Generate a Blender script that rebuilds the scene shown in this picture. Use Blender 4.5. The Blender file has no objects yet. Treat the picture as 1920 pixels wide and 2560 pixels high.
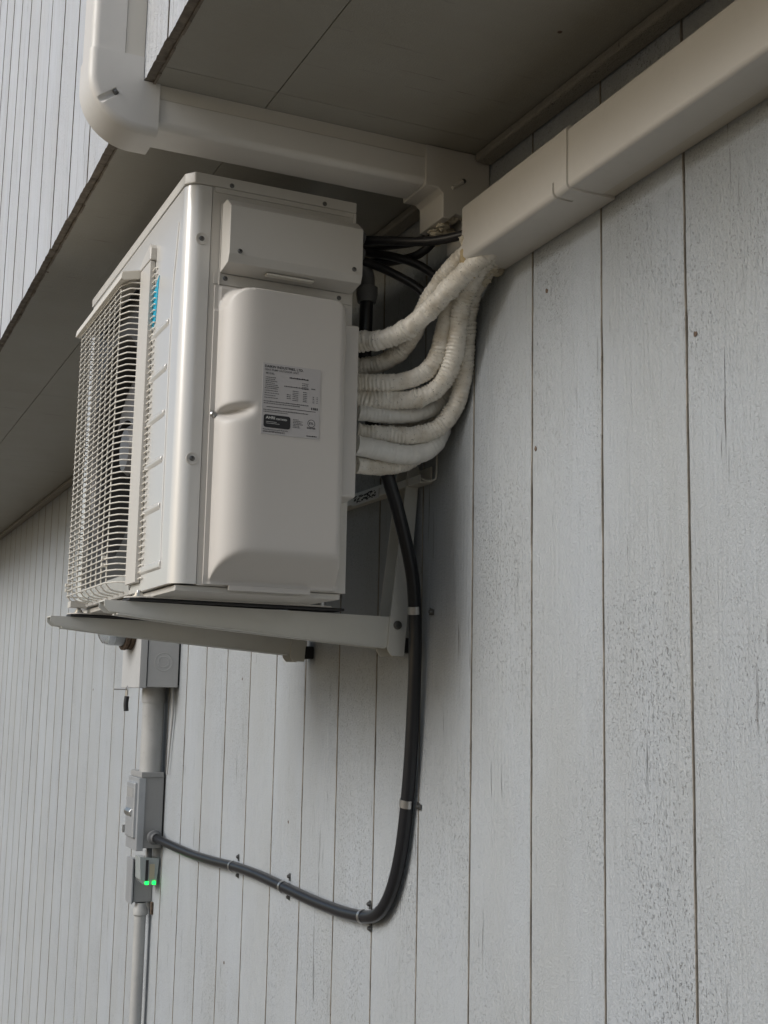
import bpy, bmesh, math, random
from mathutils import Vector, Matrix, noise
R = math.radians
random.seed(7)
scene = bpy.context.scene

# ------------------------------------------------------------------ camera
cam_d = bpy.data.cameras.new('camera')
cam = bpy.data.objects.new('camera', cam_d)
scene.collection.objects.link(cam)
right = Vector((0.90900001, -0.41630804, 0.0201643))
down = Vector((0.08015966, 0.12714117, -0.98864025))
fwd = Vector((0.40901517, 0.90029037, 0.14894243))
m3 = Matrix((right, -down, -fwd)).transposed()
cam.matrix_world = m3.to_4x4()
cam_d.sensor_fit = 'VERTICAL'
cam_d.sensor_height = 36.0
cam_d.sensor_width = 27.0
cam_d.lens = 3122.73 / 2560 * 36
cam_d.clip_start = 0.05
cam_d.clip_end = 2000
scene.camera = cam

# ------------------------------------------------------------------ light
SUN_AZ, SUN_EL = R(-92), R(30)        # azimuth from +Y towards +X
w = bpy.data.worlds.new('World'); scene.world = w; w.use_nodes = True
nt = w.node_tree; nt.nodes.clear()
sky = nt.nodes.new('ShaderNodeTexSky'); sky.sky_type = 'NISHITA'; sky.sun_disc = False
sky.sun_elevation = SUN_EL; sky.sun_rotation = SUN_AZ
sky.air_density = 1.0; sky.dust_density = 2.5; sky.ozone_density = 1.0
bg = nt.nodes.new('ShaderNodeBackground'); bg.inputs['Strength'].default_value = 0.078
wo = nt.nodes.new('ShaderNodeOutputWorld')
nt.links.new(sky.outputs[0], bg.inputs[0]); nt.links.new(bg.outputs[0], wo.inputs[0])
sd = bpy.data.lights.new('sun', 'SUN'); sd.energy = 1.5; sd.angle = R(30); sd.color = (0.965, 0.985, 1.0)
sun = bpy.data.objects.new('sun', sd); scene.collection.objects.link(sun)
sdir = Vector((math.sin(SUN_AZ) * math.cos(SUN_EL), math.cos(SUN_AZ) * math.cos(SUN_EL), math.sin(SUN_EL)))
sun.rotation_euler = sdir.to_track_quat('Z', 'Y').to_euler()
scene.view_settings.view_transform = 'Standard'
scene.view_settings.look = 'None'
scene.view_settings.gamma = 1
scene.view_settings.use_curve_mapping = False
scene.view_settings.exposure = 0.40

# ------------------------------------------------------------------ helpers
GZ = -1.95
def link(o):
    scene.collection.objects.link(o); return o

def thing(name, label, cat, loc=(0, 0, 0), group=None):
    o = bpy.data.objects.new(name, None); link(o)
    o.location = loc; o.empty_display_size = 0.05
    o['label'] = label; o['category'] = cat
    if group: o['group'] = group
    o['_L'] = list(loc)
    return o

def world_loc(o):
    v = Vector((0, 0, 0))
    while o is not None:
        v += o.location; o = o.parent
    return v

def obj(name, bm, mat, parent=None, origin=None, label=None, kind=None, smooth=35):
    """links the bmesh (world coordinates) as ONE mesh object"""
    base = world_loc(parent) if parent else Vector((0, 0, 0))
    org = Vector(origin) if origin is not None else base
    me = bpy.data.meshes.new(name)
    bmesh.ops.translate(bm, verts=bm.verts, vec=-org)
    bmesh.ops.recalc_face_normals(bm, faces=bm.faces)
    bm.to_mesh(me); bm.free()
    me.materials.append(mat)
    if smooth:
        me.shade_smooth(); me.set_sharp_from_angle(angle=R(smooth))
    o = bpy.data.objects.new(name, me); link(o)
    if smooth:
        wn = o.modifiers.new('weighted', 'WEIGHTED_NORMAL'); wn.keep_sharp = True; wn.weight = 80
    if parent: o.parent = parent
    o.location = org - base
    if label: o['label'] = label
    if kind: o['kind'] = kind
    return o

def single(name, bm, mat, label, cat, origin, group=None, smooth=35):
    o = obj(name, bm, mat, None, origin, label, None, smooth)
    o['category'] = cat
    if group: o['group'] = group
    return o

def BEV(bm, **kw):
    bmesh.ops.recalc_face_normals(bm, faces=bm.faces); bm.normal_update()
    kw.setdefault('profile', 0.5)
    return bmesh.ops.bevel(bm, **kw)

def box(bm, a, b, bev=0.0, seg=2):
    x0, y0, z0 = [min(p, q) for p, q in zip(a, b)]
    x1, y1, z1 = [max(p, q) for p, q in zip(a, b)]
    vs = [bm.verts.new(p) for p in ((x0,y0,z0),(x1,y0,z0),(x1,y1,z0),(x0,y1,z0),(x0,y0,z1),(x1,y0,z1),(x1,y1,z1),(x0,y1,z1))]
    fs = [bm.faces.new([vs[i] for i in q]) for q in ((3,2,1,0),(4,5,6,7),(0,1,5,4),(1,2,6,5),(2,3,7,6),(3,0,4,7))]
    if bev:
        es = list({e for f in fs for e in f.edges})
        BEV(bm, geom=es, offset=bev, segments=seg, profile=0.5, affect='EDGES')
    return bm

def B(a, b, bev=0.0, seg=2):
    return box(bmesh.new(), a, b, bev, seg)

def prism(bm, pts, axis, a, b, bev=0.0, seg=2, which=None):
    """polygon pts in the two other axes, extruded along axis from a to b. which(edge) picks edges to bevel"""
    def P(p, t):
        return (t, p[0], p[1]) if axis == 'x' else (p[0], t, p[1]) if axis == 'y' else (p[0], p[1], t)
    A = [bm.verts.new(P(p, a)) for p in pts]; C = [bm.verts.new(P(p, b)) for p in pts]
    n = len(pts); fs = [bm.faces.new(A), bm.faces.new(C[::-1])]
    for i in range(n):
        fs.append(bm.faces.new([A[i], C[i], C[(i+1) % n], A[(i+1) % n]]))
    if bev:
        es = list({e for f in fs for e in f.edges if which is None or which(e)})
        BEV(bm, geom=es, offset=bev, segments=seg, profile=0.5, affect='EDGES')
    return bm

def cyl(bm, p0, p1, r0, r1=None, n=20, cap=True):
    p0 = Vector(p0); p1 = Vector(p1); r1 = r0 if r1 is None else r1
    d = (p1 - p0).normalized(); u = d.orthogonal().normalized(); v = d.cross(u)
    A = []; C = []
    for i in range(n):
        a = 2*math.pi*i/n; q = u*math.cos(a) + v*math.sin(a)
        A.append(bm.verts.new(p0 + q*r0)); C.append(bm.verts.new(p1 + q*r1))
    for i in range(n):
        bm.faces.new([A[i], A[(i+1) % n], C[(i+1) % n], C[i]])
    if cap:
        bm.faces.new(A[::-1]); bm.faces.new(C)
    return bm

def lathe(bm, p0, axis, prof, n=28):
    """prof: list of (distance along axis, radius)"""
    p0 = Vector(p0); d = Vector(axis).normalized(); u = d.orthogonal().normalized(); v = d.cross(u)
    rings = []
    for h, r in prof:
        if r < 1e-6:
            rings.append([bm.verts.new(p0 + d*h)])
        else:
            rings.append([bm.verts.new(p0 + d*h + (u*math.cos(2*math.pi*i/n) + v*math.sin(2*math.pi*i/n))*r) for i in range(n)])
    for a, b in zip(rings, rings[1:]):
        for i in range(n):
            j = (i+1) % n
            if len(a) == 1 and len(b) == 1: continue
            if len(a) == 1: bm.faces.new([a[0], b[i], b[j]])
            elif len(b) == 1: bm.faces.new([a[i], a[j], b[0]])
            else: bm.faces.new([a[i], a[j], b[j], b[i]])
    return bm

def catmull(pts, step):
    P = [Vector(p) for p in pts]
    P = [P[0]*2 - P[1]] + P + [P[-1]*2 - P[-2]]
    out = []
    for i in range(1, len(P)-2):
        a, b, c, d = P[i-1:i+3]
        n = max(1, int((c-b).length/step))
        for k in range(n):
            t = k/n
            out.append(0.5*((2*b) + (c-a)*t + (2*a-5*b+4*c-d)*t*t + (3*b-a-3*c+d)*t**3))
    out.append(P[-2])
    return out

def smooth_path(pts, it=2):
    P = [Vector(p) for p in pts]
    for _ in range(it):
        Q = P[:]
        for i in range(1, len(P)-1):
            Q[i] = P[i]*0.5 + (P[i-1] + P[i+1])*0.25
        P = Q
    return P

def tube(bm, pts, rad, step=0.006, n=16, raw=False, cap=True):
    """rad: number or function(s, angle index, total) -> radius"""
    P = pts if raw else catmull(pts, step)
    L = [0.0]
    for a, b in zip(P, P[1:]): L.append(L[-1] + (b-a).length)
    rings = []; u = None
    for i, p in enumerate(P):
        t = (P[min(i+1, len(P)-1)] - P[max(i-1, 0)]).normalized()
        if u is None: u = t.orthogonal().normalized()
        u = (u - t*u.dot(t)).normalized(); v = t.cross(u)
        ring = []
        for k in range(n):
            a = 2*math.pi*k/n
            r = rad(L[i], a, L[-1]) if callable(rad) else rad
            ring.append(bm.verts.new(p + (u*math.cos(a) + v*math.sin(a))*r))
        rings.append(ring)
    for A, C in zip(rings, rings[1:]):
        for k in range(n):
            bm.faces.new([A[k], A[(k+1) % n], C[(k+1) % n], C[k]])
    if cap:
        bm.faces.new(rings[0][::-1]); bm.faces.new(rings[-1])
    return bm

def sweep(bm, sec, frames):
    """sec: (n, y) points; frames: (origin x,z ; n direction x,z)"""
    rings = [[bm.verts.new((ox + nx*n, y, oz + nz*n)) for n, y in sec] for ox, oz, nx, nz in frames]
    m = len(sec)
    for A, C in zip(rings, rings[1:]):
        for k in range(m): bm.faces.new([A[k], A[(k+1) % m], C[(k+1) % m], C[k]])
    bm.faces.new(rings[0][::-1]); bm.faces.new(rings[-1])
    return bm

def duct_sec(d, y0, y1, r, n0=0.0008, seg=5):
    sec = [(n0, y1), (n0, y0)]
    for i in range(seg+1):
        a = R(90)*i/seg; sec.append((d - r + r*math.sin(a), y0 + r - r*math.cos(a)))
    for i in range(seg+1):
        a = R(90)*i/seg; sec.append((d - r + r*math.cos(a), y1 - r + r*math.sin(a)))
    return sec

def blob(bm, c, r, seed=0, amp=0.35, sc=(1, 1, 1), sub=3):
    res = bmesh.ops.create_icosphere(bm, subdivisions=sub, radius=1.0)
    for v in res['verts']:
        d = v.co.normalized()
        k = 1 + amp*noise.noise(d*1.6 + Vector((seed*3.1, seed*1.7, 0))) + amp*0.4*noise.noise(d*5 + Vector((seed, 0, seed)))
        v.co = Vector(c) + Vector((d.x*sc[0], d.y*sc[1], d.z*sc[2]))*r*k
    return bm

def cut(o, cbm):
    """boolean difference, applied"""
    me = bpy.data.meshes.new('cutter'); cbm.to_mesh(me); cbm.free()
    c = bpy.data.objects.new('cutter', me); link(c); c.location = world_loc(o)*0
    bpy.context.view_layer.update()
    md = o.modifiers.new('b', 'BOOLEAN'); md.operation = 'DIFFERENCE'; md.object = c; md.solver = 'EXACT'
    dg = bpy.context.evaluated_depsgraph_get()
    nm = bpy.data.meshes.new_from_object(o.evaluated_get(dg))
    o.modifiers.clear(); o.data = nm
    nm.shade_smooth(); nm.set_sharp_from_angle(angle=R(35))
    wn = o.modifiers.new('weighted', 'WEIGHTED_NORMAL'); wn.keep_sharp = True; wn.weight = 80
    bpy.data.objects.remove(c, do_unlink=True)

def text_bm(bm, s, size, org, ux, uy, align='LEFT', squeeze=1.0):
    cu = bpy.data.curves.new('t', 'FONT'); cu.body = s; cu.size = size; cu.align_x = align; cu.resolution_u = 3; cu.offset = size*0.02
    o = bpy.data.objects.new('t', cu); link(o)
    bpy.context.view_layer.update()
    me = bpy.data.meshes.new_from_object(o.evaluated_get(bpy.context.evaluated_depsgraph_get()))
    ux = Vector(ux); uy = Vector(uy); org = Vector(org)
    vs = [bm.verts.new(org + ux*v.co.x*squeeze + uy*v.co.y) for v in me.vertices]
    for p in me.polygons:
        try: bm.faces.new([vs[i] for i in p.vertices])
        except ValueError: pass
    bpy.data.objects.remove(o, do_unlink=True); bpy.data.meshes.remove(me)

def screw_bm(bm, c, d, r=0.0045, h=0.0025):
    lathe(bm, Vector(c) - Vector(d).normalized()*0.0005, d, [(0, r), (h*0.6, r*0.95), (h, r*0.6), (h, r*0.28), (h*0.3, r*0.22), (h*0.3, 0)], 14)

# ------------------------------------------------------------------ materials
def mat(name, col, rough=0.5, metal=0.0, spec=0.5, var=0.0, vscale=6.0, bump=0.0, bscale=400, dirt=0.0, dirt_col=(0.10, 0.08, 0.06), emit=None, trans=0.0, coat=0.0):
    m = bpy.data.materials.new(name); m.use_nodes = True
    t = m.node_tree; b = t.nodes['Principled BSDF']
    b.inputs['Base Color'].default_value = (*col, 1); b.inputs['Roughness'].default_value = rough
    b.inputs['Metallic'].default_value = metal; b.inputs['Specular IOR Level'].default_value = spec
    if trans: b.inputs['Transmission Weight'].default_value = trans
    if coat: b.inputs['Coat Weight'].default_value = coat; b.inputs['Coat Roughness'].default_value = 0.08
    if emit: b.inputs['Emission Color'].default_value = (*emit[:3], 1); b.inputs['Emission Strength'].default_value = emit[3]
    g = t.nodes.new('ShaderNodeNewGeometry')
    last = None
    if var or dirt:
        n = t.nodes.new('ShaderNodeTexNoise'); n.inputs['Scale'].default_value = vscale; n.inputs['Detail'].default_value = 6
        n.inputs['Roughness'].default_value = 0.6
        t.links.new(g.outputs['Position'], n.inputs['Vector'])
        mr = t.nodes.new('ShaderNodeMapRange'); mr.inputs[1].default_value = 0.3; mr.inputs[2].default_value = 0.7
        mr.inputs[3].default_value = 1 - var; mr.inputs[4].default_value = 1 + var
        t.links.new(n.outputs[0], mr.inputs[0])
        mx = t.nodes.new('ShaderNodeMix'); mx.data_type = 'RGBA'; mx.blend_type = 'MULTIPLY'; mx.inputs[0].default_value = 1
        mx.inputs[6].default_value = (*col, 1); t.links.new(mr.outputs[0], mx.inputs[7])
        last = mx.outputs[2]
        if dirt:
            n2 = t.nodes.new('ShaderNodeTexNoise'); n2.inputs['Scale'].default_value = vscale*9; n2.inputs['Detail'].default_value = 8
            n2.inputs['Roughness'].default_value = 0.7
            t.links.new(g.outputs['Position'], n2.inputs['Vector'])
            r2 = t.nodes.new('ShaderNodeMapRange'); r2.inputs[1].default_value = 0.56; r2.inputs[2].default_value = 0.75
            r2.inputs[4].default_value = dirt; t.links.new(n2.outputs[0], r2.inputs[0])
            m2 = t.nodes.new('ShaderNodeMix'); m2.data_type = 'RGBA'
            t.links.new(r2.outputs[0], m2.inputs[0]); t.links.new(last, m2.inputs[6]); m2.inputs[7].default_value = (*dirt_col, 1)
            last = m2.outputs[2]
            r3 = t.nodes.new('ShaderNodeMapRange'); r3.inputs[1].default_value = 0.3; r3.inputs[2].default_value = 0.7
            r3.inputs[3].default_value = max(0, rough-0.07); r3.inputs[4].default_value = min(1, rough+0.1)
            t.links.new(n2.outputs[0], r3.inputs[0]); t.links.new(r3.outputs[0], b.inputs['Roughness'])
        t.links.new(last, b.inputs['Base Color'])
    if bump:
        n = t.nodes.new('ShaderNodeTexNoise'); n.inputs['Scale'].default_value = bscale; n.inputs['Detail'].default_value = 3
        t.links.new(g.outputs['Position'], n.inputs['Vector'])
        bp = t.nodes.new('ShaderNodeBump'); bp.inputs['Strength'].default_value = bump; bp.inputs['Distance'].default_value = 0.001
        t.links.new(n.outputs[0], bp.inputs['Height']); t.links.new(bp.outputs[0], b.inputs['Normal'])
    return m

def siding_mat(name, base, streak, pits, horizontal=False, gain=1.0, fig=1.0):
    """painted rough sawn plywood: vertical grain, pits, checks (base colour, relief)"""
    m = bpy.data.materials.new(name); m.use_nodes = True
    t = m.node_tree; L = t.links; b = t.nodes['Principled BSDF']; b.inputs['Roughness'].default_value = 0.62
    b.inputs['Specular IOR Level'].default_value = 0.35
    g = t.nodes.new('ShaderNodeNewGeometry')
    oi = t.nodes.new('ShaderNodeObjectInfo')
    off = t.nodes.new('ShaderNodeVectorMath'); off.operation = 'SCALE'; off.inputs[0].default_value = (3.1, 0.0, 7.7)
    L.new(oi.outputs['Random'], off.inputs['Scale'])
    ad = t.nodes.new('ShaderNodeVectorMath'); L.new(g.outputs['Position'], ad.inputs[0]); L.new(off.outputs[0], ad.inputs[1])
    def nz(scale, detail=4, rough=0.55, dist=0.0, src=None):
        mp = t.nodes.new('ShaderNodeMapping'); mp.inputs['Scale'].default_value = scale
        L.new((src or ad).outputs[0], mp.inputs['Vector'])
        n = t.nodes.new('ShaderNodeTexNoise'); n.inputs['Scale'].default_value = 1; n.inputs['Detail'].default_value = detail
        n.inputs['Roughness'].default_value = rough; n.inputs['Distortion'].default_value = dist
        L.new(mp.outputs[0], n.inputs['Vector']); return n.outputs[0]
    def mr(s, a, c, d, e):
        x = t.nodes.new('ShaderNodeMapRange'); L.new(s, x.inputs[0])
        for i, v in zip((1, 2, 3, 4), (a, c, d, e)): x.inputs[i].default_value = v
        return x.outputs[0]
    def mul(a, c, op='MULTIPLY'):
        x = t.nodes.new('ShaderNodeMath'); x.operation = op
        for i, v in enumerate((a, c)):
            if isinstance(v, (int, float)): x.inputs[i].default_value = v
            else: L.new(v, x.inputs[i])
        x.use_clamp = True
        return x.outputs[0]
    V = (lambda a, c: (c, a, a)) if horizontal else (lambda a, c: (a, a, c))
    gr = nz(V(170, 5), 5, 0.6, 0.4)                    # fine grain
    gr2 = nz(V(26, 0.9), 4, 0.6, 1.2)                  # wide figure
    cl = nz((3.2, 3.2, 2.0), 3, 0.55)                  # cluster mask
    pt = nz(V(330, 190), 2, 0.6)                       # pits
    ck = nz(V(120, 4.5), 3, 0.6, 0.2)                  # checks
    ckm = nz(V(9, 3.2), 3, 0.6)
    blot = nz((5, 5, 1.6), 5, 0.6)
    pits_m = mul(mr(pt, 0.585, 0.70, 0, 1), mr(cl, 0.40, 0.72, 0.05, 0.9))
    pits_m = mul(pits_m, pits)
    ck_m = mul(mr(ck, 0.66, 0.71, 0, 1), mr(ckm, 0.50, 0.64, 0, 1))
    ct = nz(V(7.5, 1.1), 1.5, 0.5, 0.6)
    ctm = t.nodes.new('ShaderNodeMath'); ctm.operation = 'MULTIPLY'; L.new(ct, ctm.inputs[0]); ctm.inputs[1].default_value = 110.0
    cts = t.nodes.new('ShaderNodeMath'); cts.operation = 'SINE'; L.new(ctm.outputs[0], cts.inputs[0])
    ct_l = mul(mr(cts.outputs[0], 0.55, 1.0, 0, 1), mr(nz((2.2, 2.2, 1.1), 2, 0.5), 0.45, 0.62, 0, 1))
    c0 = t.nodes.new('ShaderNodeMix'); c0.data_type = 'RGBA'
    c0.inputs[6].default_value = (base[0]*0.97, base[1]*0.955, base[2]*0.93, 1); c0.inputs[7].default_value = (base[0]*1.03, base[1]*1.03, base[2]*1.035, 1)
    L.new(mr(blot, 0.35, 0.65, 0, 1), c0.inputs[0])
    c1 = t.nodes.new('ShaderNodeMix'); c1.data_type = 'RGBA'; L.new(c0.outputs[2], c1.inputs[6])
    c1.inputs[7].default_value = (0.17, 0.145, 0.12, 1); L.new(mul(mr(gr, 0.52, 0.72, 0, streak), mr(gr2, 0.4, 0.62, 0.15, 1)), c1.inputs[0])
    c2 = t.nodes.new('ShaderNodeMix'); c2.data_type = 'RGBA'; L.new(c1.outputs[2], c2.inputs[6])
    c2.inputs[7].default_value = (0.15, 0.138, 0.122, 1); L.new(mul(mul(mul(pits_m, 0.75), ck_m, 'ADD'), mul(ct_l, 0.10*fig), 'ADD'), c2.inputs[0])
    L.new(c2.outputs[2], b.inputs['Base Color'])
    h = mul(mr(gr, 0.25, 0.75, 0, 0.5), mr(gr2, 0.3, 0.7, 0, 0.45*fig), 'ADD')
    sub = t.nodes.new('ShaderNodeMath'); sub.operation = 'SUBTRACT'; L.new(h, sub.inputs[0]); L.new(mul(mul(mul(pits_m, 0.6), mul(ck_m, 0.9), 'ADD'), mul(ct_l, 0.30*(fig+0.3)), 'ADD'), sub.inputs[1])
    fine = mr(nz((420, 420, 230), 3, 0.65), 0.3, 0.7, 0, 0.30)
    sm = t.nodes.new('ShaderNodeMath'); L.new(sub.outputs[0], sm.inputs[0]); L.new(fine, sm.inputs[1])
    bp = t.nodes.new('ShaderNodeBump'); bp.inputs['Strength'].default_value = 1.0*gain; bp.inputs['Distance'].default_value = 0.0045
    L.new(sm.outputs[0], bp.inputs['Height']); L.new(bp.outputs[0], b.inputs['Normal'])
    return m

M = {}
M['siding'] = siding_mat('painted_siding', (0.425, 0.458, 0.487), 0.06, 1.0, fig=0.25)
M['siding_up'] = siding_mat('siding_upper_brightened', (0.60, 0.63, 0.67), 0.45, 0.7, fig=0.25)  # same paint as the lower wall; its brighter light is put into the colour
M['soffit'] = siding_mat('painted_soffit', (0.35, 0.34, 0.30), 0.02, 0.12, horizontal=True, gain=0.35, fig=0.1)
M['trim'] = siding_mat('painted_trim', (0.36, 0.34, 0.295), 0.05, 0.3, fig=0.1)
M['groove'] = mat('dirty_groove', (0.31, 0.285, 0.245), 0.9, var=0.4, vscale=10, dirt=0.85, dirt_col=(0.07, 0.06, 0.045))
M['edge'] = mat('weathered_plywood_edge', (0.19, 0.165, 0.135), 0.95, var=0.35, vscale=40, bump=0.8, bscale=160, dirt=0.6, dirt_col=(0.03, 0.025, 0.02))
M['duct'] = mat('ivory_duct_plastic', (0.66, 0.64, 0.60), 0.42, var=0.03, vscale=4, dirt=0.05, bump=0.05, bscale=300)
M['duct2'] = mat('ivory_duct_base', (0.62, 0.59, 0.525), 0.5, var=0.03)
M['casing'] = mat('ivory_painted_steel', (0.56, 0.54, 0.50), 0.36, var=0.02, vscale=5, dirt=0.03, bump=0.06, bscale=700)
M['front'] = mat('glossy_front_panel', (0.64, 0.63, 0.60), 0.34, var=0.015, coat=0.8, spec=0.6)
M['front'].node_tree.nodes['Principled BSDF'].inputs['Coat IOR'].default_value = 1.7
M['front'].node_tree.nodes['Principled BSDF'].inputs['Coat Roughness'].default_value = 0.19
M['cover'] = mat('moulded_cover_plastic', (0.56, 0.535, 0.50), 0.45, var=0.015, bump=0.25, bscale=900)
M['grille'] = mat('ivory_grille_wire', (0.72, 0.69, 0.62), 0.35)
M['dark'] = mat('dark_cavity', (0.035, 0.032, 0.03), 0.7)
M['fan'] = mat('grey_fan_plastic', (0.14, 0.14, 0.145), 0.35)
M['fanring'] = mat('fan_ring_shaded', (0.035, 0.033, 0.031), 0.5)  # near black: shade inside the fan opening is put into the colour
M['bracket'] = mat('bracket_powder_coat', (0.64, 0.635, 0.59), 0.42, var=0.03, vscale=8, bump=0.12, bscale=900, dirt=0.06)
M['rubber'] = mat('black_rubber', (0.02, 0.02, 0.022), 0.6)
M['steel'] = mat('zinc_steel', (0.55, 0.55, 0.54), 0.3, metal=0.9, var=0.1, vscale=80)
M['screw'] = mat('screw_steel', (0.16, 0.16, 0.155), 0.38, metal=0.8)
M['black'] = mat('black_cable_jacket', (0.016, 0.016, 0.018), 0.38)
M['conduit'] = mat('liquidtight_conduit', (0.014, 0.015, 0.018), 0.30, var=0.15, vscale=14)
M['fit'] = mat('grey_cable_fitting', (0.13, 0.135, 0.14), 0.45)
M['foam'] = mat('expanding_foam', (0.55, 0.43, 0.24), 0.5, var=0.25, vscale=40, bump=0.5, bscale=200)
M['foam2'] = mat('pale_foam', (0.60, 0.55, 0.44), 0.7, var=0.2, vscale=40, bump=0.6, bscale=200)
M['grey'] = mat('grey_enamel', (0.30, 0.305, 0.305), 0.42, metal=0.0, var=0.05, vscale=10, dirt=0.12, bump=0.1, bscale=500)
M['grey_lt'] = mat('galvanised_front', (0.40, 0.42, 0.44), 0.33, metal=0.35, var=0.06, vscale=14, dirt=0.1)
M['meter'] = mat('painted_meter_can', (0.45, 0.455, 0.455), 0.5, var=0.04, vscale=10, dirt=0.06, bump=0.2, bscale=300)
M['meter_side'] = M['meter']
M['pvc'] = mat('painted_pvc_conduit', (0.40, 0.405, 0.40), 0.42, var=0.08, vscale=9, dirt=0.3, dirt_col=(0.16, 0.16, 0.15))
M['rust'] = mat('rusty_steel', (0.12, 0.085, 0.06), 0.85, var=0.5, vscale=60, dirt=0.6, dirt_col=(0.05, 0.03, 0.02))
M['glass'] = mat('meter_glass', (0.85, 0.88, 0.88), 0.06, trans=0.85)
M['label'] = mat('silver_label', (0.47, 0.455, 0.45), 0.38, var=0.02)
M['ink'] = mat('label_ink', (0.02, 0.02, 0.022), 0.6)
M['ink2'] = mat('grey_label_ink', (0.13, 0.13, 0.13), 0.6)
M['white'] = mat('white_print', (0.65, 0.65, 0.63), 0.5)
M['cyan'] = mat('cyan_logo', (0.02, 0.42, 0.62), 0.3)
M['led'] = mat('green_led', (0.05, 0.8, 0.2), 0.3, emit=(0.0, 1.0, 0.06, 3.0))
M['clear'] = mat('clear_plastic', (0.50, 0.55, 0.55), 0.12, trans=0.35)
M['beige'] = mat('beige_label', (0.42, 0.38, 0.28), 0.6)
M['earth'] = mat('bare_earth_and_leaves', (0.115, 0.090, 0.058), 0.95, var=0.4, vscale=1.2, dirt=0.5, dirt_col=(0.05, 0.06, 0.03))

def wrap_mat():
    m = mat('white_pipe_wrap', (0.80, 0.765, 0.69), 0.42, var=0.06, vscale=20)
    t = m.node_tree; L = t.links; b = t.nodes['Principled BSDF']
    g = [n for n in t.nodes if n.type == 'NEW_GEOMETRY'][0]
    n = t.nodes.new('ShaderNodeTexNoise'); n.inputs['Scale'].default_value = 32; n.inputs['Detail'].default_value = 6
    L.new(g.outputs['Position'], n.inputs['Vector'])
    r = t.nodes.new('ShaderNodeMapRange'); r.inputs[1].default_value = 0.46; r.inputs[2].default_value = 0.72; r.inputs[4].default_value = 0.6
    L.new(n.outputs[0], r.inputs[0])
    src = b.inputs['Base Color'].links[0].from_socket
    mx = t.nodes.new('ShaderNodeMix'); mx.data_type = 'RGBA'; L.new(r.outputs[0], mx.inputs[0]); L.new(src, mx.inputs[6]); mx.inputs[7].default_value = (0.50, 0.43, 0.32, 1)
    v = t.nodes.new('ShaderNodeTexNoise'); v.inputs['Scale'].default_value = 260; v.inputs['Detail'].default_value = 2; L.new(g.outputs['Position'], v.inputs['Vector'])
    r2 = t.nodes.new('ShaderNodeMapRange'); r2.inputs[1].default_value = 0.64; r2.inputs[2].default_value = 0.72; r2.inputs[4].default_value = 0.6; L.new(v.outputs[0], r2.inputs[0])
    m2 = t.nodes.new('ShaderNodeMix'); m2.data_type = 'RGBA'; L.new(r2.outputs[0], m2.inputs[0]); L.new(mx.outputs[2], m2.inputs[6]); m2.inputs[7].default_value = (0.12, 0.10, 0.075, 1)
    L.new(m2.outputs[2], b.inputs['Base Color'])
    bp = t.nodes.new('ShaderNodeBump'); bp.inputs['Strength'].default_value = 0.5; bp.inputs['Distance'].default_value = 0.0012
    L.new(v.outputs[0], bp.inputs['Height']); L.new(bp.outputs[0], b.inputs['Normal'])
    return m
M['wrap'] = wrap_mat(); M['wrap'].node_tree.nodes['Principled BSDF'].inputs['Roughness'].default_value = 0.34
M['tape'] = mat('white_vinyl_tape', (0.74, 0.73, 0.69), 0.32, var=0.04, vscale=30, bump=0.35, bscale=60)

# ------------------------------------------------------------------ ground
bm = bmesh.new()
vs = [bm.verts.new(p) for p in ((-400, -400, GZ), (400, -400, GZ), (400, 400, GZ), (-400, 400, GZ))]
bm.faces.new(vs); obj('ground', bm, M['earth'], kind='structure')

# ------------------------------------------------------------------ house
WX, EX, HZ = 1.1, 0.434, 1.022
house = thing('house', 'pale grey house wall of vertical grooved siding under a dark overhanging upper storey', 'house', (WX, 2.0, GZ))
low = obj('lower_wall', B((WX+0.0075, -3, GZ), (WX+0.2, 12, HZ+0.02)), M['groove'], house)
Y0, PITCH = 1.393, 0.21
def board_mesh(name, xf, z0, z1, ragged, seed):
    """one board between two grooves, its face towards -X; local origin on its centre line"""
    rr = random.Random(seed)
    bm = bmesh.new(); hw = PITCH/2 - 0.0007; th = 0.007 if not ragged else 0.016
    if not ragged:
        n = 220; cols = []
        for i in range(n+1):
            z = z0 + (z1-z0)*i/n
            def wob(s_):
                v = 0.0007*noise.noise(Vector((z*9, s_*5.3, seed*3.1))) + 0.0006*noise.noise(Vector((z*42, s_*2.3, seed*7.7)))
                if noise.noise(Vector((z*5, s_*9.1, seed*1.9))) > 0.33: v += 0.0008
                return v
            l = -hw + wob(1) ; r = hw - wob(2)
            cols.append([bm.verts.new(p) for p in ((th, l, z), (0.0018, l, z), (0.0007, l+0.0006, z), (0, l+0.0028, z), (0, r-0.0028, z), (0.0008, r-0.0008, z), (0.0020, r, z), (th, r, z))])
        for A, C in zip(cols, cols[1:]):
            for k in range(7):
                f = bm.faces.new([A[k], A[k+1], C[k+1], C[k]])
                if k in (0, 1, 5, 6): f.material_index = 1
        for e in (cols[0], cols[-1][::-1]): bm.faces.new(e)
    else:
        n = 26
        pts = [(-hw, z1)] + [(-hw + 2*hw*i/n, z0 + rr.choice((0, 0, 0, 0.002, 0.004, -0.002))*rr.random()) for i in range(n+1)] + [(hw, z1)]
        prism(bm, pts, 'x', 0, th)
    me = bpy.data.meshes.new(name); bmesh.ops.recalc_face_normals(bm, faces=bm.faces); bm.to_mesh(me); bm.free()
    return me
lows = [board_mesh('siding_board', WX, 0, HZ - GZ, False, q+1) for q in range(5)]
for me in lows: me.materials.append(M['siding']); me.materials.append(M['groove'])
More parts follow.
